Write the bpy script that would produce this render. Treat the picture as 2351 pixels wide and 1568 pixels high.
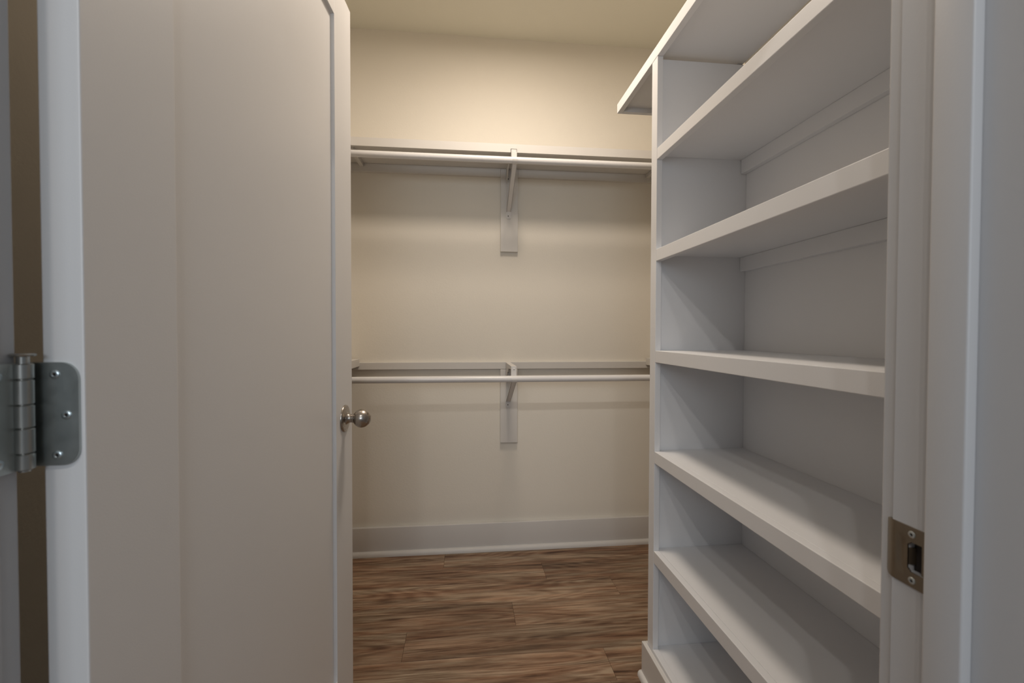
import bpy, bmesh, math, random
from mathutils import Vector, Matrix

# ---------------------------------------------------------------- reset
for o in list(bpy.data.objects):
    bpy.data.objects.remove(o, do_unlink=True)
sc = bpy.context.scene
COL = sc.collection
rnd = random.Random(7)

# ---------------------------------------------------------------- camera
YAW, PITCH, ROLL = 0.104960, 0.0191596, 0.00232939
HC = 1.16
fw = Vector((math.sin(YAW) * math.cos(PITCH), math.cos(YAW) * math.cos(PITCH), -math.sin(PITCH)))
rt = Vector((math.cos(YAW), -math.sin(YAW), 0))
up = rt.cross(fw)
r2 = rt * math.cos(ROLL) + up * math.sin(ROLL)
u2 = -rt * math.sin(ROLL) + up * math.cos(ROLL)
cd = bpy.data.cameras.new('camera')
cd.sensor_width = 36.0
cd.lens = 1030.338 / 2351 * 36.0
cd.clip_start = 0.02
cd.dof.use_dof = True
cd.dof.focus_distance = 1.9
cd.dof.aperture_fstop = 7.0
cam = bpy.data.objects.new('camera', cd)
cam.matrix_world = Matrix(((r2.x, u2.x, -fw.x, 0), (r2.y, u2.y, -fw.y, 0), (r2.z, u2.z, -fw.z, HC), (0, 0, 0, 1)))
COL.objects.link(cam)
sc.camera = cam

# ---------------------------------------------------------------- world, lights, exposure
sc.view_settings.view_transform = 'Standard'
sc.view_settings.look = 'None'
sc.view_settings.gamma = 1.0
sc.view_settings.use_curve_mapping = False
sc.view_settings.exposure = 0.0
w = bpy.data.worlds.new('daylight')
sc.world = w
w.use_nodes = True
w.node_tree.nodes['Background'].inputs[0].default_value = (0.80, 0.90, 1.0, 1)
w.node_tree.nodes['Background'].inputs[1].default_value = 0.16


def area(name, loc, direction, size, power, col, shape='DISK', size_y=None, spread=180):
    l = bpy.data.lights.new(name, 'AREA')
    l.shape = shape
    l.size = size
    if size_y:
        l.size_y = size_y
    l.energy = power
    l.color = col
    l.spread = math.radians(spread)
    o = bpy.data.objects.new(name, l)
    o.location = loc
    o.rotation_euler = Vector(direction).to_track_quat('-Z', 'Y').to_euler()
    COL.objects.link(o)
    return o


def bulb(name, loc, radius, power, col):
    l = bpy.data.lights.new(name, 'POINT')
    l.shadow_soft_size = radius
    l.energy = power
    l.color = col
    o = bpy.data.objects.new(name, l)
    o.location = loc
    COL.objects.link(o)
    return o


area('closet_ceiling_light', (0.20, 1.52, 2.67), (0, 0, -1), 0.32, 15.0, (1.0, 0.86, 0.72))
area('hall_window_daylight', (-0.25, -2.4, 1.72), (0.05, 1, -0.02), 1.3, 22.0, (0.80, 0.90, 1.0), 'RECTANGLE', 0.6)
for i, (x, p) in enumerate(((-0.785, 21.0), (-0.45, 20.0), (0.077, 12.0))):
    bulb('hall_light_bulb', (x, -1.0, 2.78), 0.03, p, (1.0, 0.955, 0.90))

# ---------------------------------------------------------------- materials
def nt(name):
    m = bpy.data.materials.new(name)
    m.use_nodes = True
    t = m.node_tree
    return m, t, t.nodes['Principled BSDF']


def N(t, kind, **kw):
    n = t.nodes.new(kind)
    for k, v in kw.items():
        setattr(n, k, v)
    return n


def paint(name, col, rough=0.5, bump=0.05, scale=220.0, spec=0.5, var=0.02):
    m, t, b = nt(name)
    tc = N(t, 'ShaderNodeNewGeometry')
    n1 = N(t, 'ShaderNodeTexNoise')
    n1.inputs['Scale'].default_value = scale
    n1.inputs['Detail'].default_value = 3
    t.links.new(tc.outputs['Position'], n1.inputs['Vector'])
    n2 = N(t, 'ShaderNodeTexNoise')
    n2.inputs['Scale'].default_value = 2.3
    n2.inputs['Detail'].default_value = 4
    t.links.new(tc.outputs['Position'], n2.inputs['Vector'])
    mx = N(t, 'ShaderNodeMixRGB')
    mx.inputs[1].default_value = (*[c * (1 - var) for c in col], 1)
    mx.inputs[2].default_value = (*[min(1, c * (1 + var)) for c in col], 1)
    t.links.new(n2.outputs['Fac'], mx.inputs[0])
    t.links.new(mx.outputs[0], b.inputs['Base Color'])
    bp = N(t, 'ShaderNodeBump')
    bp.inputs['Strength'].default_value = bump
    bp.inputs['Distance'].default_value = 0.002
    t.links.new(n1.outputs['Fac'], bp.inputs['Height'])
    t.links.new(bp.outputs[0], b.inputs['Normal'])
    b.inputs['Roughness'].default_value = rough
    b.inputs['Specular IOR Level'].default_value = spec
    return m


M_WALL = paint('wall_paint', (0.83, 0.785, 0.70), 0.75, 0.18, 150, 0.3)
M_CEIL = paint('ceiling_paint', (0.76, 0.735, 0.63), 0.9, 0.25, 120, 0.2)
M_TRIM = paint('trim_paint', (0.72, 0.70, 0.675), 0.42, 0.04, 320, 0.5)
M_DOOR = paint('door_paint', (0.785, 0.775, 0.77), 0.45, 0.06, 500, 0.45)
M_SHELF = paint('shelf_paint', (0.80, 0.805, 0.82), 0.45, 0.05, 400, 0.5)
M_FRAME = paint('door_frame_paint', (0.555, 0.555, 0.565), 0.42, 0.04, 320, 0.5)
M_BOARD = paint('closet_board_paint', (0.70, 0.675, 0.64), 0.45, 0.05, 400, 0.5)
M_HALL = paint('hall_paint', (0.70, 0.70, 0.69), 0.8, 0.1, 150, 0.3)
M_WMETAL = paint('white_painted_steel', (0.72, 0.70, 0.68), 0.35, 0.01, 300, 0.5)
M_ROD = paint('white_rod_enamel', (0.78, 0.77, 0.77), 0.25, 0.01, 300, 0.5)


def metal(name, col, rough, brushed=False):
    m, t, b = nt(name)
    b.inputs['Metallic'].default_value = 1.0
    tc = N(t, 'ShaderNodeTexCoord')
    mp = N(t, 'ShaderNodeMapping')
    mp.inputs['Scale'].default_value = (40, 40, 900) if brushed else (60, 60, 60)
    n = N(t, 'ShaderNodeTexNoise')
    n.inputs['Scale'].default_value = 1.0
    n.inputs['Detail'].default_value = 3
    t.links.new(tc.outputs['Object'], mp.inputs[0])
    t.links.new(mp.outputs[0], n.inputs['Vector'])
    r = N(t, 'ShaderNodeMapRange')
    r.inputs['To Min'].default_value = rough * 0.8
    r.inputs['To Max'].default_value = rough * 1.25
    t.links.new(n.outputs['Fac'], r.inputs['Value'])
    t.links.new(r.outputs[0], b.inputs['Roughness'])
    mx = N(t, 'ShaderNodeMixRGB')
    mx.inputs[1].default_value = (*[c * 0.9 for c in col], 1)
    mx.inputs[2].default_value = (*[min(1, c * 1.08) for c in col], 1)
    t.links.new(n.outputs['Fac'], mx.inputs[0])
    t.links.new(mx.outputs[0], b.inputs['Base Color'])
    return m


M_NICKEL = metal('satin_nickel', (0.42, 0.38, 0.34), 0.28, True)
M_HINGE = metal('hinge_steel', (0.47, 0.50, 0.49), 0.38)
M_BARREL = metal('hinge_barrel_steel', (0.46, 0.45, 0.42), 0.33)
M_STRIKE = metal('strike_bronze_nickel', (0.27, 0.23, 0.18), 0.38)
M_SCREW = metal('zinc_screw', (0.62, 0.68, 0.70), 0.3)
m, t, b = nt('dark_slab_and_cavity_shade')
b.inputs['Base Color'].default_value = (0.03, 0.022, 0.018, 1)  # near-black: shade painted into the latch mortise; also floor slab, screw holes and slots
b.inputs['Roughness'].default_value = 0.9
M_DARK = m


def wood_material():
    m, t, b = nt('brown_plank_vinyl')
    geo = N(t, 'ShaderNodeNewGeometry')
    info = N(t, 'ShaderNodeObjectInfo')
    # per-plank offset so that the grain restarts on every plank
    off = N(t, 'ShaderNodeVectorMath', operation='MULTIPLY')
    comb = N(t, 'ShaderNodeCombineXYZ')
    for k in range(3):
        t.links.new(info.outputs['Random'], comb.inputs[k])
    t.links.new(comb.outputs[0], off.inputs[0])
    off.inputs[1].default_value = (37.0, 13.0, 5.0)
    add = N(t, 'ShaderNodeVectorMath', operation='ADD')
    t.links.new(geo.outputs['Position'], add.inputs[0])
    t.links.new(off.outputs[0], add.inputs[1])

    def noise(sx, sy, detail, rough=0.6, dist=0.0):
        mp = N(t, 'ShaderNodeMapping')
        mp.inputs['Scale'].default_value = (sx, sy, 1)
        t.links.new(add.outputs[0], mp.inputs[0])
        n = N(t, 'ShaderNodeTexNoise')
        n.inputs['Scale'].default_value = 1
        n.inputs['Detail'].default_value = detail
        n.inputs['Roughness'].default_value = rough
        n.inputs['Distortion'].default_value = dist
        t.links.new(mp.outputs[0], n.inputs['Vector'])
        return n

    broad = noise(1.6, 16, 4, 0.6, 0.6)
    streak = noise(4.0, 75, 6, 0.7, 0.3)
    fine = noise(14, 420, 4, 0.7)
    # cathedral rings: contour lines of a stretched noise field
    field = noise(0.9, 8.0, 1.5, 0.45, 0.2)
    mul = N(t, 'ShaderNodeMath', operation='MULTIPLY')
    t.links.new(field.outputs['Fac'], mul.inputs[0])
    mul.inputs[1].default_value = 120.0
    sn = N(t, 'ShaderNodeMath', operation='SINE')
    t.links.new(mul.outputs[0], sn.inputs[0])
    ring = N(t, 'ShaderNodeMapRange')
    ring.inputs['From Min'].default_value = -1
    ring.inputs['From Max'].default_value = 1
    t.links.new(sn.outputs[0], ring.inputs['Value'])
    # knots
    mpk = N(t, 'ShaderNodeMapping')
    mpk.inputs['Scale'].default_value = (2.2, 9.0, 1)
    t.links.new(add.outputs[0], mpk.inputs[0])
    vor = N(t, 'ShaderNodeTexVoronoi')
    vor.inputs['Scale'].default_value = 1.0
    t.links.new(mpk.outputs[0], vor.inputs['Vector'])
    knot = N(t, 'ShaderNodeMapRange')
    knot.inputs['From Min'].default_value = 0.02
    knot.inputs['From Max'].default_value = 0.16
    knot.inputs['To Min'].default_value = 1
    knot.inputs['To Max'].default_value = 0
    t.links.new(vor.outputs['Distance'], knot.inputs['Value'])

    def mad(a, k, c):
        n = N(t, 'ShaderNodeMath', operation='MULTIPLY_ADD')
        t.links.new(a, n.inputs[0])
        n.inputs[1].default_value = k
        if isinstance(c, float):
            n.inputs[2].default_value = c
        else:
            t.links.new(c, n.inputs[2])
        return n.outputs[0]

    v = mad(broad.outputs['Fac'], 1.15, -0.80)
    v = mad(streak.outputs['Fac'], 1.15, v)
    v = mad(fine.outputs['Fac'], 0.38, v)
    v = mad(ring.outputs[0], 0.15, v)
    v = mad(knot.outputs[0], -0.30, v)
    ramp = N(t, 'ShaderNodeValToRGB')
    e = ramp.color_ramp.elements
    e[0].position = 0.18
    e[0].color = (0.060, 0.033, 0.020, 1)
    e[1].position = 0.86
    e[1].color = (0.40, 0.30, 0.215, 1)
    for pos, c in ((0.36, (0.125, 0.073, 0.045)), (0.5, (0.20, 0.125, 0.080)), (0.66, (0.27, 0.19, 0.13))):
        x = e.new(pos)
        x.color = (*c, 1)
    t.links.new(v, ramp.inputs[0])
    # reddish / greyish drift
    hue = noise(2.2, 30, 3, 0.6)
    mx = N(t, 'ShaderNodeMixRGB', blend_type='MULTIPLY')
    mx.inputs[0].default_value = 1.0
    r2_ = N(t, 'ShaderNodeValToRGB')
    ee = r2_.color_ramp.elements
    ee[0].position = 0.35
    ee[0].color = (1.14, 0.97, 0.86, 1)
    ee[1].position = 0.62
    ee[1].color = (0.98, 1.0, 0.97, 1)
    t.links.new(hue.outputs['Fac'], r2_.inputs[0])
    t.links.new(ramp.outputs[0], mx.inputs[1])
    t.links.new(r2_.outputs[0], mx.inputs[2])
    # per-plank tone
    tone = N(t, 'ShaderNodeMapRange')
    tone.inputs['To Min'].default_value = 0.86
    tone.inputs['To Max'].default_value = 1.14
    t.links.new(info.outputs['Random'], tone.inputs['Value'])
    sc_ = N(t, 'ShaderNodeVectorMath', operation='SCALE')
    t.links.new(mx.outputs[0], sc_.inputs[0])
    t.links.new(tone.outputs[0], sc_.inputs['Scale'])
    t.links.new(sc_.outputs[0], b.inputs['Base Color'])
    b.inputs['Roughness'].default_value = 0.5
    b.inputs['Specular IOR Level'].default_value = 0.35
    bp = N(t, 'ShaderNodeBump')
    bp.inputs['Strength'].default_value = 0.25
    bp.inputs['Distance'].default_value = 0.0008
    t.links.new(v, bp.inputs['Height'])
    t.links.new(bp.outputs[0], b.inputs['Normal'])
    return m


M_WOOD = wood_material()

# ---------------------------------------------------------------- mesh helpers
def new():
    return bmesh.new()


def add_box(bm, x0, x1, y0, y1, z0, z1, bev=0.0, seg=2):
    b = bmesh.new()
    r = bmesh.ops.create_cube(b, size=1)
    for v in b.verts:
        v.co = Vector(((x0 + x1) / 2 + v.co.x * (x1 - x0), (y0 + y1) / 2 + v.co.y * (y1 - y0), (z0 + z1) / 2 + v.co.z * (z1 - z0)))
    if bev > 0:
        bmesh.ops.bevel(b, geom=list(b.edges), offset=bev, segments=seg, profile=0.5, affect='EDGES')
    me = bpy.data.meshes.new('tmp')
    b.to_mesh(me)
    b.free()
    bm.from_mesh(me)
    bpy.data.meshes.remove(me)
    return bm


def box(x0, x1, y0, y1, z0, z1, bev=0.0012, seg=2):
    return add_box(bmesh.new(), x0, x1, y0, y1, z0, z1, bev, seg)


def add_prism(bm, pts, axis, a0, a1):
    """extrude a 2-D outline along an axis. axis 'x': pts=(y,z); 'y': pts=(x,z); 'z': pts=(x,y)"""
    def P(p, a):
        if axis == 'x':
            return (a, p[0], p[1])
        if axis == 'y':
            return (p[0], a, p[1])
        return (p[0], p[1], a)
    A = [bm.verts.new(P(p, a0)) for p in pts]
    B = [bm.verts.new(P(p, a1)) for p in pts]
    n = len(pts)
    fs = [bm.faces.new(A), bm.faces.new(list(reversed(B)))]
    for i in range(n):
        fs.append(bm.faces.new((A[i], B[i], B[(i + 1) % n], A[(i + 1) % n])))
    bmesh.ops.recalc_face_normals(bm, faces=bm.faces[:])
    return bm


def add_lathe(bm, prof, origin, axis, seg=40):
    """prof: (distance along axis, radius)"""
    ax = Vector(axis).normalized()
    h = Vector((0, 0, 1)) if abs(ax.z) < 0.9 else Vector((1, 0, 0))
    e1 = ax.cross(h).normalized()
    e2 = ax.cross(e1)
    O = Vector(origin)
    rings = []
    for d, r in prof:
        if r < 1e-6:
            rings.append([bm.verts.new(O + ax * d)])
        else:
            rings.append([bm.verts.new(O + ax * d + (e1 * math.cos(2 * math.pi * k / seg) + e2 * math.sin(2 * math.pi * k / seg)) * r) for k in range(seg)])
    for a, b in zip(rings, rings[1:]):
        for k in range(seg):
            k2 = (k + 1) % seg
            if len(a) == 1 and len(b) == 1:
                continue
            if len(a) == 1:
                bm.faces.new((a[0], b[k], b[k2]))
            elif len(b) == 1:
                bm.faces.new((a[k], b[0], a[k2]))
            else:
                bm.faces.new((a[k], b[k], b[k2], a[k2]))
    for ring, flip in ((rings[0], False), (rings[-1], True)):
        if len(ring) > 1:
            bm.faces.new(ring if flip else list(reversed(ring)))
    bmesh.ops.recalc_face_normals(bm, faces=bm.faces[:])
    return bm


def wpos(parent):
    p = Vector((0, 0, 0))
    while parent is not None:
        p += parent.location
        parent = parent.parent
    return p


def obj(name, bm, mat, parent=None, origin=None, smooth=False, local=False):
    """bm holds world coordinates (unless local); the object's own origin is put at `origin`"""
    if origin is None:
        if bm.verts:
            xs = [v.co for v in bm.verts]
            origin = Vector((sum(c.x for c in xs) / len(xs), sum(c.y for c in xs) / len(xs), min(c.z for c in xs)))
        else:
            origin = Vector((0, 0, 0))
    origin = Vector(origin)
    for v in bm.verts:
        v.co -= origin
    me = bpy.data.meshes.new(name)
    bm.to_mesh(me)
    bm.free()
    me.materials.append(mat)
    if smooth:
        for p in me.polygons:
            p.use_smooth = True
        me.set_sharp_from_angle(angle=math.radians(35))
    o = bpy.data.objects.new(name, me)
    COL.objects.link(o)
    if parent is not None:
        o.parent = parent
        o.location = origin if local else origin - wpos(parent)
        if local:
            # coordinates are in the root's frame: subtract only the chain below the root
            p = Vector((0, 0, 0))
            q = parent
            while q.parent is not None:
                p += q.location
                q = q.parent
            o.location = origin - p
    else:
        o.location = origin
    return o


def tag(o, label=None, cat=None, group=None, kind=None):
    if label:
        o['label'] = label
    if cat:
        o['category'] = cat
    if group:
        o['group'] = group
    if kind:
        o['kind'] = kind
    return o


def empty(name, loc, rz=0.0):
    o = bpy.data.objects.new(name, None)
    o.location = loc
    o.rotation_euler = (0, 0, rz)
    o.empty_display_size = 0.05
    COL.objects.link(o)
    return o


# ---------------------------------------------------------------- dimensions
ZC = 2.712            # ceiling
D = 2.390             # back wall
XL, XR = -0.83, 1.28  # alcove walls
XLN, YL = -0.60, 1.43   # the wall beside the door steps in, the alcove starts at YL
XB = 0.9257           # back of the shelving unit
YU = 1.4296           # far end of the shelving unit
YF0, YF1 = 0.322, 0.4305   # front (door) wall, hall face and closet face
JL, JR = -0.400, 0.455     # door jamb faces
HD = 2.045                 # door head

# ---------------------------------------------------------------- structure
root_floor = obj('floor', box(XL - 0.5, XR + 0.5, -1.9, D + 0.1, -0.06, -0.006, 0), M_DARK)
tag(root_floor, 'brown wood look plank floor of the closet', 'floor', kind='structure')
RY0, RW = 1.433, 0.1573
LEN = 1.22
joints = {5: -0.103, 4: 0.385, 3: 0.687, 2: 0.2025, 1: -0.222, 0: 0.508}
mesh_cache = {}


def plank_mesh(L, W):
    key = (round(L, 4), round(W, 4))
    if key not in mesh_cache:
        b = bmesh.new()
        add_box(b, 0.0003, L - 0.0003, 0.0003, W - 0.0003, -0.006, 0.0, 0.0006, 1)
        me = bpy.data.meshes.new('plank')
        b.to_mesh(me)
        b.free()
        me.materials.append(M_WOOD)
        mesh_cache[key] = me
    return mesh_cache[key]


for k in range(-20, 7):
    y0 = RY0 + k * RW
    y1 = min(y0 + RW, D - 0.001)
    xmin, xmax = XL - 0.01, XR + 0.01
    if k < -7:
        xmin, xmax = XL - 0.45, XR + 0.45
    j = joints.get(k, rnd.uniform(0, LEN))
    while j > xmin:
        j -= LEN
    x = j
    while x < xmax - 0.02:
        a, b_ = max(x, xmin), min(x + LEN, xmax)
        if b_ - a > 0.02 and y1 - y0 > 0.01:
            o = bpy.data.objects.new('plank', plank_mesh(b_ - a, y1 - y0))
            COL.objects.link(o)
            o.parent = root_floor
            o.location = Vector((a, y0, 0)) - root_floor.location
        x += LEN

tag(obj('ceiling', box(XL - 0.1, XR + 0.1, YF0 + 0.01, D + 0.1, ZC, ZC + 0.1, 0), M_CEIL),
    'cream painted flat closet ceiling', 'ceiling', kind='structure')
tag(obj('wall_back', box(XL - 0.1, XR + 0.1, D, D + 0.1, 0, ZC, 0), M_WALL),
    'cream painted back wall of the closet behind the hanging rods', 'wall', kind='structure')
b = new()
add_box(b, XL - 0.1, XL, YL, D, 0, ZC)
add_box(b, XL - 0.1, XLN, YF1, YL, 0, ZC)
tag(obj('wall_left', b, M_WALL),
    'cream closet side wall behind the open door', 'wall', kind='structure')
b = new()
add_box(b, XB + 0.0065, XR + 0.1, YF1, YU, 0, ZC)
add_box(b, XR, XR + 0.1, YU, D, 0, ZC)
tag(obj('wall_right', b, M_WALL), 'cream closet side wall behind the white shelving unit', 'wall', kind='structure')
b = new()
add_box(b, XL - 0.5, JL - 0.02, YF0 + 0.006, YF1, 0, ZC)
add_box(b, JR + 0.05, XR + 0.5, YF0 + 0.006, YF1, 0, ZC)
add_box(b, JR + 0.02, JR + 0.05, YF0 + 0.006, YF1, 0, 0.88)
add_box(b, JR + 0.02, JR + 0.05, YF0 + 0.006, YF1, 0.98, ZC)
add_box(b, JL - 0.02, JR + 0.02, YF0 + 0.006, YF1, HD + 0.02, ZC)
tag(obj('wall_front', b, M_HALL), 'pale wall around the doorway', 'wall', kind='structure')


# baseboards with shoe molding
def shoe_prof(h=0.019, d=0.013, n=5):
    pts = [(0, 0), (-d, 0), (-d, 0.004)]
    for i in range(1, n):
        a = math.pi / 2 * i / n
        pts.append((-d + d * (1 - math.cos(a)), 0.004 + (h - 0.004) * math.sin(a)))
    pts.append((0, h))
    return pts


BH = 0.1475
bb = obj('baseboard_back', box(XL, XR, D - 0.021, D, 0, BH, 0.003, 3), M_TRIM, smooth=True)
tag(bb, 'tall flat white baseboard along the back wall', 'baseboard', kind='structure')
s = new()
add_prism(s, [(D - 0.021 + p[0] * 1.25, p[1] * 1.3) for p in shoe_prof()], 'x', XL + 0.015, XR - 0.015)
obj('shoe_molding', s, M_TRIM, bb, smooth=True)
bb = obj('baseboard_left', box(XLN, XLN + 0.015, YF1, YL, 0, BH, 0.0015), M_TRIM)
tag(bb, 'flat white baseboard on the wall behind the door', 'baseboard', kind='structure')
s = new()
add_prism(s, [(XLN + 0.015 - p[0], p[1] * 1.25) for p in shoe_prof()], 'y', YF1 + 0.02, YL)
obj('shoe_molding', s, M_TRIM, bb, smooth=True)
bb = obj('baseboard_right', box(XR - 0.015, XR, YU + 0.002, D - 0.016, 0, BH, 0.0015), M_TRIM)
tag(bb, 'flat white baseboard in the alcove past the shelving unit', 'baseboard', kind='structure')

# door frame: jambs with stops; the right jamb's latch mortise holds a dark block for its shade
MZ0, MZ1, MY0, MY1 = 0.916, 0.947, 0.372, 0.413
fr = empty('trim_1', (0.03, (YF0 + YF1) / 2, 0))
tag(fr, 'white door frame around the closet doorway', 'door frame', kind='structure')
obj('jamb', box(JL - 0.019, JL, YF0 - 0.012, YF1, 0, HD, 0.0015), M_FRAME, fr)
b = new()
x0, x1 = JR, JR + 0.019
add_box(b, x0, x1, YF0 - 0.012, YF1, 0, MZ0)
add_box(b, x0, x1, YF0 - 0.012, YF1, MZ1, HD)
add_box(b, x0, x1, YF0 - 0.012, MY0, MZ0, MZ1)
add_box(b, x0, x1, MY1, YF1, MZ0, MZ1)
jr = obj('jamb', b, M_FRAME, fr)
b = new()
add_box(b, x0 + 0.0070, x1 + 0.02, MY0 - 0.004, MY1 + 0.004, MZ0 - 0.004, MZ1 + 0.004)
obj('latch_cavity_shade', b, M_DARK, jr)  # near-black block added in the mortise, stands in for the shade inside
obj('jamb', box(JL - 0.019, JR + 0.019, YF0 - 0.012, YF1, HD, HD + 0.019, 0.0015), M_FRAME, fr)
SY0, SY1 = 0.3532, 0.3885
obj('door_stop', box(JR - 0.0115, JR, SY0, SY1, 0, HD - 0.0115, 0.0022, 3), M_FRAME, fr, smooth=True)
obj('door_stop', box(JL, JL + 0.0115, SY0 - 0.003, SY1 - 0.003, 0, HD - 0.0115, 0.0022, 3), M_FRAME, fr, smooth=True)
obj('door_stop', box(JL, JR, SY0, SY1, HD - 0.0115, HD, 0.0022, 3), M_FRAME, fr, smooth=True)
# casing on the closet side of the wall
cs = empty('trim_2', (0.03, YF1 + 0.009, 0))
tag(cs, 'white flat door casing on the closet side of the doorway', 'door casing', kind='structure')
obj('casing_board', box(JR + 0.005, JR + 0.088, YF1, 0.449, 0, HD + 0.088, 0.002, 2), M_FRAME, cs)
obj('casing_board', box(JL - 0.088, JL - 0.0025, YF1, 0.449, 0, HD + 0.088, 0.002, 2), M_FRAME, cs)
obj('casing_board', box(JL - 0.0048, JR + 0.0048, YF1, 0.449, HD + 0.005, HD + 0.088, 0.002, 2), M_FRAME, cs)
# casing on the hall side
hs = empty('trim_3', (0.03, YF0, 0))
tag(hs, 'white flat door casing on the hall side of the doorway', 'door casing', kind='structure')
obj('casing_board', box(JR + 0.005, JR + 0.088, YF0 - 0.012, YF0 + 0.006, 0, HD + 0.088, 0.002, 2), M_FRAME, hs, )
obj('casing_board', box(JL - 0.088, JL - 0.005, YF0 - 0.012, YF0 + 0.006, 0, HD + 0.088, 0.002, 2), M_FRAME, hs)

# ---------------------------------------------------------------- shelving unit on the right
SX = 0.61
Y0U = 0.452
YST = 1.388
un = empty('shelving_unit', (0.77, 0.95, 0))
tag(un, 'tall white built-in open shelving unit right of the doorway', 'shelves')
T = 0.019
obj('end_panel', box(SX + T, XB, YU - T - 0.006, YU - 0.006, 0.0, 2.0425, 0.0008), M_SHELF, un)
obj('end_panel', box(SX + T, XB, Y0U, Y0U + T, 0.0, 2.0425, 0.0008), M_SHELF, un)
obj('stile', box(SX, SX + T - 0.0003, YST, YU, 0.10, 2.0420, 0.0012), M_SHELF, un)
obj('stile', box(SX, SX + T - 0.0003, Y0U, Y0U + 0.038, 0.10, 2.0420, 0.0012), M_SHELF, un)
obj('back_panel', box(XB, XB + 0.006, Y0U, YU - 0.006, 0.0, 2.0425, 0), M_SHELF, un)


def unit_shelf(z1, z0, y1=YST - 0.0006, cleat=True):
    p = obj('shelf', box(SX + T, XB - 0.0005, Y0U + T, YU - T - 0.0065, z1 - T, z1, 0.0008), M_SHELF, un)
    obj('nosing', box(SX, SX + T - 0.0002, Y0U + 0.0385, y1, z0, z1, 0.0014), M_SHELF, p)
    if cleat:
        obj('cleat', box(XB - 0.0195, XB - 0.0007, Y0U + T + 0.0005, YU - T - 0.0075, z1 - T - 0.0455, z1 - T - 0.0003, 0.0008), M_SHELF, p)
    return p


for z1, z0 in ((1.7500, 1.7140), (1.4295, 1.3909), (1.1041, 1.0656), (0.7778, 0.7389), (0.4538, 0.4140)):
    unit_shelf(z1, z0)
p = obj('shelf', box(SX + T, XB - 0.0005, Y0U + T, YU - T - 0.0065, 0.108, 0.127, 0.0008), M_SHELF, un)
obj('nosing', box(SX - 0.0006, SX + T - 0.0004, Y0U + 0.0385, YST - 0.0006, 0.089, 0.1295, 0.0012), M_SHELF, p)
# top shelf runs past the end panel
YCE = 1.769
p = obj('top_shelf', box(SX + T, XB, Y0U, YCE - T, 2.0605, 2.0795, 0.0008), M_SHELF, un)
obj('nosing', box(SX - 0.0006, SX + T - 0.0002, Y0U, YCE, 2.0425, 2.0795, 0.0012), M_SHELF, p)
obj('nosing', box(SX + T, XB, YCE - T, YCE, 2.0425, 2.0795, 0.0012), M_SHELF, p)
obj('cleat', box(XB - 0.0195, XB - 0.0007, YU + 0.001, YCE - T - 0.0005, 2.015, 2.0600, 0.0008), M_SHELF, p)
# base board of the unit with shoe molding
BX = 0.5955
pb = obj('base_board', box(BX, SX - 0.0008, Y0U, YU + 0.0145, 0, 0.1195, 0.0012), M_TRIM, un)
b = new()
add_box(b, SX - 0.0006, XB, YU + 0.0002, YU + 0.0145, 0, 0.1195, 0.0012)
obj('base_board', b, M_TRIM, un)
s = new()
add_prism(s, [(BX + p_[0], p_[1]) for p_ in shoe_prof()], 'y', Y0U, YU + 0.0145)
add_prism(s, [(YU + 0.0145 - p_[0], p_[1]) for p_ in shoe_prof()], 'x', BX, XB)
# rounded outside corner of the shoe
add_lathe(s, [(0, 0.013), (0.004, 0.013), (0.010, 0.0118), (0.015, 0.0085), (0.019, 0.0)], (BX, YU + 0.0145, 0), (0, 0, 1), 24)
obj('shoe_molding', s, M_TRIM, pb, smooth=True)

# ---------------------------------------------------------------- shelves at the back
YN = 2.122
ws = empty('wall_shelf', (0.2, 2.25, 2.012))
tag(ws, 'long white upper shelf across the back wall above the top rod', 'shelf')
obj('shelf_board', box(XL, XR, YN + T, D, 2.0242, 2.0432, 0.0008), M_BOARD, ws)
b = new()
add_box(b, XL, 0.2155, YN, YN + T - 0.0002, 2.0112, 2.0500)
add_box(b, 0.2445, XR, YN, YN + T - 0.0002, 2.0112, 2.0500)
add_box(b, 0.2155, 0.2445, YN, YN + T - 0.0002, 2.0288, 2.0500)
obj('nosing', b, M_BOARD, ws)
CY = 2.3715
obj('cleat', box(XL, 0.1875, CY, D, 1.982, 2.0238, 0.0010), M_BOARD, ws)
obj('cleat', box(0.2805, XR, CY, D, 1.982, 2.0238, 0.0010), M_BOARD, ws)
tag(obj('support_board', box(0.188, 0.280, CY - 0.0008, D, 1.589, 2.0236, 0.0012), M_BOARD),
    'white vertical board on the back wall behind the upper rod bracket', 'board')
tag(obj('support_board', box(0.188, 0.280, CY - 0.0008, D, 0.5755, 0.9670, 0.0012), M_BOARD),
    'white vertical board on the back wall behind the lower rod bracket', 'board')
tag(obj('wall_cleat', box(XL + 0.02, XR - 0.02, CY, D, 0.9680, 1.0056, 0.0018), M_BOARD),
    'thin white wall cleat across the back wall just above the lower rod', 'cleat')


def side_shelf(xface, xwall, y0, y1, ztop, label, zn):
    xa, xb = min(xface, xwall), max(xface, xwall)
    r = empty('side_shelf', ((xa + xb) / 2, (y0 + y1) / 2, ztop - 0.019))
    tag(r, label, 'shelf')
    sgn = 1 if xwall > xface else -1
    n0, n1 = sorted((xface, xface + sgn * (T - 0.0002)))
    p0, p1 = sorted((xface + sgn * T, xwall))
    obj('shelf_board', box(p0, p1, y0, y1, ztop - 0.019, ztop, 0.0008), M_BOARD, r)
    obj('nosing', box(n0, n1, y0, y1, zn, ztop, 0.0012), M_BOARD, r)
    c0, c1 = sorted((xwall, xwall - sgn * T))
    obj('cleat', box(c0, c1, y0, min(y1, CY - 0.001), ztop - 0.045, ztop - 0.0195, 0.0010), M_BOARD, r)
    return r


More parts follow.
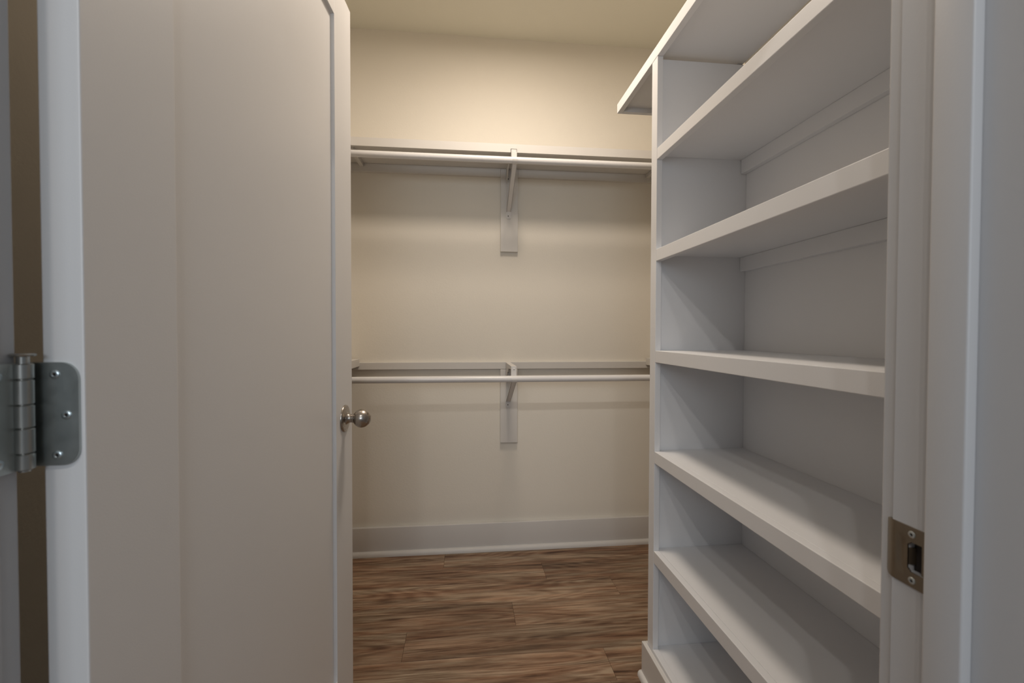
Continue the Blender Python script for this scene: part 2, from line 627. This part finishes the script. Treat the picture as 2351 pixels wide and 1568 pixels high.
side_shelf(-0.5375, XL, YL + 0.002, 2.3708, 1.0246, 'lower white side shelf, its corner peeking out beside the open door', 0.9866)
side_shelf(0.9893, XR, YU + 0.016, 2.3708, 1.0255, 'lower white side shelf, its corner peeking out left of the shelving unit stile', 0.9866)
side_shelf(-0.513, XL, YL + 0.002, YN - 0.0005, 2.0490, 'upper white side shelf hidden behind the top of the open door', 2.0112)
side_shelf(0.981, XR, YU + 0.02, YN - 0.0005, 2.0490, 'upper white side shelf behind the top of the shelving unit', 2.0112)
# the upper side shelves' front edges run on below the long shelf to the wall
for x, in ((-0.513,), (0.981,)):
    n0, n1 = (x - T, x) if x < 0 else (x, x + T)
    obj('nosing', box(n0, n1, YN + T + 0.0002, CY - 0.0004, 2.0050, 2.0240, 0.0010), M_BOARD, ws)

# ---------------------------------------------------------------- rods and brackets
YR = 2.085
RR = 0.0152
ZRU, ZRL = 1.9605, 0.9445


def rod(z, label):
    b = new()
    add_lathe(b, [(0, RR), (XR - XL - 0.052, RR)], (XL + 0.026, YR, z), (1, 0, 0), 40)
    r = obj('closet_rod', b, M_ROD, smooth=True)
    for x, d in ((XL + 0.001, 1), (XR - 0.001, -1)):
        c = new()
        add_lathe(c, [(0, 0.029), (0.003, 0.029), (0.004, 0.022), (0.024, 0.0205), (0.0245, 0.016)], (x, YR, z), (d, 0, 0), 32)
        obj('rod_socket', c, M_ROD, r, smooth=True)
    tag(r, label, 'rod')


rod(ZRU, 'upper white round hanging rod just below the long shelf')
rod(ZRL, 'lower white round hanging rod at waist height')


def bracket(zr, label):
    """shelf and rod bracket of folded white steel; zr is the rod height"""
    X = 0.2300
    hw = 0.0125
    hi = zr > 1.5
    zt = 2.0240 if hi else zr + 0.0585     # underside of the shelf = top of the bracket
    zf = 1.7607 if hi else 0.7630          # bottom of the wall foot
    zbr = zf + (0.037 if hi else 0.031)    # where the brace meets the wall leg
    yw = CY - 0.0008            # face of the support board
    yf = 2.1005 if zr < 1.5 else 2.1185   # front plate
    r = empty('rod_bracket', (X, yw, zr - 0.185))
    tag(r, label, 'bracket')
    th = 0.0022
    # top arm
    obj('arm', box(X - hw, X + hw, yf, yw, zt - th, zt, 0.0006), M_WMETAL, r)
    # wall leg: two-flanged channel
    b = new()
    add_box(b, X - hw, X + hw, yw - th, yw, zf + 0.012, zt - th, 0.0006)
    add_box(b, X - hw, X - hw + th, yw - 0.012, yw - th, zbr, zt - th, 0.0004)
    add_box(b, X + hw - th, X + hw, yw - 0.012, yw - th, zbr, zt - th, 0.0004)
    leg = obj('wall_leg', b, M_WMETAL, r)
    # tapered side gussets near the wall and the front
    b = new()
    xg = X - hw
    add_prism(b, [(yf + 0.001, zt - th), (yw - th, zt - th), (yw - th, zt - 0.085), (yf + 0.14, zt - 0.022), (yf + 0.001, zt - 0.014)], 'x', xg, xg + th)
    obj('gusset', b, M_WMETAL, r)
    # front plate down to the hook
    fp = obj('front_plate', box(X - hw, X + hw, yf - th, yf, zr - 0.002, zt, 0.0007), M_WMETAL, r)
    s = new()
    add_lathe(s, [(0, 0.0048), (0.0012, 0.0046), (0.0022, 0.0032), (0.0026, 0.0)], (X + 0.001, yf - th, zt - 0.0125), (0, -1, 0), 20)
    obj('screw', s, M_WMETAL, fp, smooth=True)
    # rod saddle below the rod
    b = new()
    outer, inner = RR + 0.0030, RR + 0.0006
    n = 18
    pts = []
    for i in range(n + 1):
        a = math.radians(181 + (372 - 181) * i / n)
        pts.append((YR + outer * math.cos(a), zr + outer * math.sin(a)))
    for i in range(n, -1, -1):
        a = math.radians(181 + (372 - 181) * i / n)
        pts.append((YR + inner * math.cos(a), zr + inner * math.sin(a)))
    add_prism(b, pts, 'x', X - hw + 0.001, X + hw + 0.001)
    obj('hook', b, M_WMETAL, r, smooth=True)
    # upper saddle strap joins front plate and hook behind the rod
    b = new()
    add_box(b, X - hw + 0.002, X + hw, YR + outer - 0.0022, YR + outer, zr - 0.004, zt - 0.018, 0.0005)
    obj('strap', b, M_WMETAL, r)
    # diagonal brace, channel
    A = Vector((YR + 0.004, zr - RR - 0.002))
    B = Vector((yw - 0.004, zbr))
    dvec = (B - A).normalized()
    nv = Vector((-dvec.y, dvec.x))
    if nv.y < 0:
        nv = -nv
    b = new()
    q = [A, B, B + nv * th, A + nv * th]
    add_prism(b, [(v.x, v.y) for v in q], 'x', X - hw + 0.001, X + hw - 0.001)
    q = [A, B, B + nv * 0.009, A + nv * 0.009]
    for xx in (X - hw + 0.001, X + hw - 0.001 - th):
        add_prism(b, [(v.x, v.y) for v in q], 'x', xx, xx + th)
    obj('brace', b, M_WMETAL, r)
    # foot with rounded end and screws
    b = new()
    pts = [(X - hw, zbr + 0.004), (X + hw, zbr + 0.004), (X + hw, zf + 0.006)]
    for i in range(1, 8):
        a = math.pi * i / 8
        pts.append((X + hw * math.cos(a), zf + 0.006 - 0.006 * math.sin(a)))
    pts.append((X - hw, zf + 0.006))
    add_prism(b, pts, 'y', yw - th * 1.6, yw)
    ft = obj('foot', b, M_WMETAL, r)
    for z, nm in ((zf + 0.015, ft), (zt - 0.054, leg)):
        s = new()
        y_ = yw - th * (1.6 if nm is ft else 1.0)
        add_lathe(s, [(0.0004, 0.0), (0.0004, 0.0026), (-0.0006, 0.0026), (-0.0006, 0.0)], (X - 0.002, y_, z), (0, -1, 0), 16)
        obj('screw_hole', s, M_DARK, nm)
    return r


bracket(ZRU, 'white steel bracket holding the upper rod and long shelf')
bracket(ZRL, 'white steel bracket holding the lower rod below the wall cleat')

# ---------------------------------------------------------------- the open door
DN = Vector((-0.3555, 0.4610, 0.010))
FAR = Vector((-0.3089, 1.2735, 0.010))
dirv = (FAR - DN)
W = 0.813
ang = math.atan2(dirv.y, dirv.x)     # local +X runs along the door
TH = 0.0375
dr = empty('door_1', DN, ang)
tag(dr, 'white one-panel closet door standing wide open on the left', 'door', kind='structure')
# local frame: x along door from hinge edge, y = towards the hidden face, z up. visible face at y=0
DH = 2.018
SW = 0.1265
RT, RB = 0.092, 0.275
REC = 0.0085
def L(name, bm, mat, parent, smooth=False):
    return obj(name, bm, mat, parent, origin=(0, 0, 0), smooth=smooth, local=True)
L('stile', box(0, SW, 0, TH, 0, DH, 0.0014), M_DOOR, dr)
fs = L('stile', box(W - SW, W, 0, TH, 0, DH, 0.0014), M_DOOR, dr)
L('rail', box(SW, W - SW, 0.0003, TH - 0.0003, DH - RT, DH, 0.0), M_DOOR, dr)
L('rail', box(SW, W - SW, 0.0003, TH - 0.0003, 0, RB, 0.0), M_DOOR, dr)
# panel with a small softened slope where it meets the frame
b = new()
x0, x1, z0, z1 = SW, W - SW, RB, DH - RT
e = 0.003
def ring(ix, y):
    return [b.verts.new((x0 + ix, y, z0 + ix)), b.verts.new((x1 - ix, y, z0 + ix)), b.verts.new((x1 - ix, y, z1 - ix)), b.verts.new((x0 + ix, y, z1 - ix))]
rings = [ring(0, 0.0035), ring(0.0014, REC - 0.0012), ring(0.0030, REC)]
for a_, c_ in zip(rings, rings[1:]):
    for i in range(4):
        b.faces.new((a_[i], a_[(i + 1) % 4], c_[(i + 1) % 4], c_[i]))
b.faces.new(rings[-1])
rings = [ring(0, TH - 0.0035), ring(0.0014, TH - REC + 0.0012), ring(0.003, TH - REC)]
for a_, c_ in zip(rings, rings[1:]):
    for i in range(4):
        b.faces.new((a_[i], c_[i], c_[(i + 1) % 4], a_[(i + 1) % 4]))
b.faces.new(list(reversed(rings[-1])))
bmesh.ops.recalc_face_normals(b, faces=b.faces[:])
L('panel', b, M_DOOR, dr)

# knob on the visible face, and its twin behind
def knob(sgn, y0, lab):
    KX, KZ = 0.7495, 0.9255
    # rosette
    b = new()
    add_lathe(b, [(0, 0.0352), (0.0022, 0.0352), (0.0040, 0.0340), (0.0048, 0.0320), (0.0062, 0.0230), (0.0068, 0.0140)], (KX, y0, KZ), (0, sgn, 0), 56)
    rs = L('door_knob', b, M_NICKEL, dr, True)
    if lab:
        rs['label'] = 'round satin nickel knob with a round backplate'
    b = new()
    prof = [(0.0060, 0.0180), (0.0085, 0.0140), (0.0125, 0.0118), (0.0165, 0.0110), (0.0200, 0.0110), (0.0222, 0.0120)]
    R_, c = 0.0242, 0.0440
    a0 = math.asin(0.0120 / R_)
    for i in range(0, 25):
        a = a0 + (math.pi - a0) * i / 24
        rr = R_ * math.sin(a)
        prof.append((c - R_ * math.cos(a) * (1.0 if a > math.pi / 2 else 0.92), rr if i < 24 else 0.0))
    add_lathe(b, prof, (KX, y0, KZ), (0, sgn, 0), 56)
    L('knob_ball', b, M_NICKEL, rs, True)
knob(-1, 0.0, True)
knob(1, TH, False)
# latch faceplate on the lock edge
b = new()
add_box(b, W - 0.0002, W + 0.0008, TH / 2 - 0.0127, TH / 2 + 0.0127, 0.9255 - 0.0286, 0.9255 + 0.0286, 0.0003)
add_lathe(b, [(0, 0.0075), (0.008, 0.006), (0.009, 0)], (W, TH / 2, 0.9255), (1, 0, 0), 16)
L('latch', b, M_NICKEL, dr)


# ---------------------------------------------------------------- hinges (world coordinates)
def rounded_rect(x0, x1, z0, z1, r, right=True):
    """x0..x1 by z0..z1, rounded on the x1 side"""
    pts = [(x0, z0)]
    for i in range(9):
        a = -math.pi / 2 + math.pi / 2 * i / 8
        pts.append((x1 - r + r * math.cos(a), z0 + r + r * math.sin(a)))
    for i in range(9):
        a = math.pi / 2 * i / 8
        pts.append((x1 - r + r * math.cos(a), z1 - r + r * math.sin(a)))
    pts.append((x0, z1))
    return pts


def screw_mesh(b, c, axis, r=0.0042, h=0.0012):
    add_lathe(b, [(0, r), (h * 0.6, r * 0.95), (h, r * 0.72), (h * 0.9, r * 0.42), (h * 0.1, r * 0.2), (0.0, 0.0)], c, axis, 24)


PX, PY, PR = -0.3952, 0.4472, 0.0071


def hinge(zc, label=None):
    zh = 0.0482
    z0, z1 = zc - zh, zc + zh
    r = empty('hinge', (PX, PY, z0))
    tag(r, label, 'hinge')
    # leaf on the door edge
    lf_y = DN.y - 0.0022
    b = new()
    add_prism(b, rounded_rect(-0.3970, -0.3590, z0, z1, 0.0155), 'y', lf_y - 0.0002, DN.y + 0.0012)
    add_prism(b, [(-0.3988, 0.4500), (-0.3970, 0.4586), (-0.3970, 0.4612), (-0.4005, 0.4590)], 'z', z0, z1)
    lf = obj('door_leaf', b, M_HINGE, r)
    # leaf on the jamb
    b = new()
    pts = rounded_rect(0, 0.0385, z0, z1, 0.0155)
    # runs from the barrel towards the hall along the jamb face
    add_prism(b, [(PY - p[0], p[1]) for p in pts], 'x', JL - 0.0004, JL + 0.0022)
    lj = obj('jamb_leaf', b, M_HINGE, r)
    # barrel: five knuckles and a pin
    ks = [z0, z0 + 0.0150, z0 + 0.0380, z0 + 0.0590, z0 + 0.0820, z1]
    for i in range(5):
        b = new()
        a0, a1 = ks[i] + 0.0004, ks[i + 1] - 0.0004
        add_lathe(b, [(0, PR - 0.0008), (0.0007, PR), (a1 - a0 - 0.0007, PR), (a1 - a0, PR - 0.0008)], (PX, PY, a0), (0, 0, 1), 32)
        obj('knuckle', b, M_BARREL, r, smooth=True)
    b = new()
    add_lathe(b, [(z0 - 0.0015, 0.0), (z0 - 0.0015, 0.0042), (z1, 0.0046), (z1 + 0.0060, 0.0046), (z1 + 0.0064, 0.0085), (z1 + 0.0078, 0.0090), (z1 + 0.0088, 0.0080), (z1 + 0.0092, 0.0)],
              (PX, PY, 0), (0, 0, 1), 32)
    obj('pin', b, M_BARREL, r, smooth=True)
    for x, z in ((-0.3790, zc + 0.0370), (-0.3695, zc - 0.0010), (-0.3778, zc - 0.0385)):
        b = new()
        screw_mesh(b, (x, lf_y - 0.0002, z), (0, -1, 0))
        obj('screw', b, M_SCREW, lf, smooth=True)
        b = new()
        for sx_, sz_ in ((0.0016, 0.0004), (0.0004, 0.0016)):
            add_box(b, x - sx_, x + sx_, lf_y - 0.0010, lf_y - 0.0003, z - sz_, z + sz_)
        obj('screw_slot', b, M_DARK, lf)
    for y, z in ((PY - 0.020, zc + 0.0370), (PY - 0.029, zc), (PY - 0.020, zc - 0.0385)):
        b = new()
        screw_mesh(b, (JL + 0.0022, y, z), (1, 0, 0))
        obj('screw', b, M_SCREW, lj, smooth=True)
    return r


hinge(1.0835, 'steel butt hinge joining the open door to the left jamb')

# ---------------------------------------------------------------- strike plate
sp = empty('strike_plate', (JR, 0.412, 0.902))
tag(sp, 'dark nickel strike plate with curved lip on the right door jamb', 'strike plate')
b = new()
zb, zt_ = 0.9010, 0.9625
ys = [0.3885 - 0.010 + i * 0.0015 for i in range(0, 32)] + [0.4262, 0.4290, 0.4320, 0.4350, 0.4380, 0.4405, 0.4425, 0.4440]
ys = sorted(set(round(y, 5) for y in ys))
nz = 44


def lipx(y, z):
    x = JR - 0.0012
    if y > 0.4255:
        u = (y - 0.4255) / 0.0185
        x = JR - 0.0012 + 0.009 * u * u
    # shallow dished ramp in front of the hole
    if 0.4145 < y < 0.4255:
        u = (y - 0.4145) / 0.011
        c = max(0.0, 1 - ((z - 0.9315) / 0.021) ** 2)
        x += 0.0012 * math.sin(math.pi * u) * c
    return x


def zspan(y):
    if y < 0.434:
        return zb, zt_
    u = (y - 0.434) / (0.4440 - 0.434)
    s_ = 0.012 * (1 - math.sqrt(max(0, 1 - u * u)))
    return zb + s_, zt_ - s_


grid = []
for y in ys:
    a, c = zspan(y)
    grid.append([b.verts.new((lipx(y, a + (c - a) * k / nz), y, a + (c - a) * k / nz)) for k in range(nz + 1)])
for i in range(len(ys) - 1):
    for k in range(nz):
        ym = (ys[i] + ys[i + 1]) / 2
        zm = (grid[i][k].co.z + grid[i][k + 1].co.z) / 2
        hx = (ym - 0.392) / 0.0215
        inside = ym < 0.4135 and abs(zm - 0.9315) < 0.0155 * math.sqrt(max(0.0, 1 - max(0, (ym - 0.404) / 0.0105) ** 4))
        if inside:
            continue
        b.faces.new((grid[i][k], grid[i + 1][k], grid[i + 1][k + 1], grid[i][k + 1]))
for v in [v for v in b.verts if not v.link_faces]:
    b.verts.remove(v)
bmesh.ops.recalc_face_normals(b, faces=b.faces[:])
geom = bmesh.ops.extrude_face_region(b, geom=b.faces[:])
for v in [g for g in geom['geom'] if isinstance(g, bmesh.types.BMVert)]:
    v.co.x += 0.0014
bmesh.ops.recalc_face_normals(b, faces=b.faces[:])
obj('plate', b, M_STRIKE, sp, smooth=True)
# bent tab inside the hole
b = new()
add_prism(b, [(JR + 0.0002, 0.4128), (JR + 0.0002, 0.4142), (JR + 0.0065, 0.4118), (JR + 0.0065, 0.4104)], 'z', 0.9225, 0.9400)
tb = obj('tab', b, M_STRIKE, sp)
# far wall of the latch pocket, catching the light
b = new()
add_box(b, JR + 0.0012, JR + 0.0070, 0.3955, 0.4010, MZ0 + 0.0004, MZ1 - 0.0004, 0.0006)
obj('pocket_rib', b, M_STRIKE, sp)
for y, z in ((0.4088, 0.9550), (0.4080, 0.9080)):
    b = new()
    screw_mesh(b, (JR - 0.0012, y, z), (-1, 0, 0), 0.0037, 0.0009)
    so = obj('screw', b, M_SCREW, sp, smooth=True)
    b = new()
    for sy_, sz_ in ((0.0013, 0.00035), (0.00035, 0.0013)):
        add_box(b, JR - 0.00215, JR - 0.0014, y - sy_, y + sy_, z - sz_, z + sz_)
    obj('screw_slot', b, M_DARK, so)
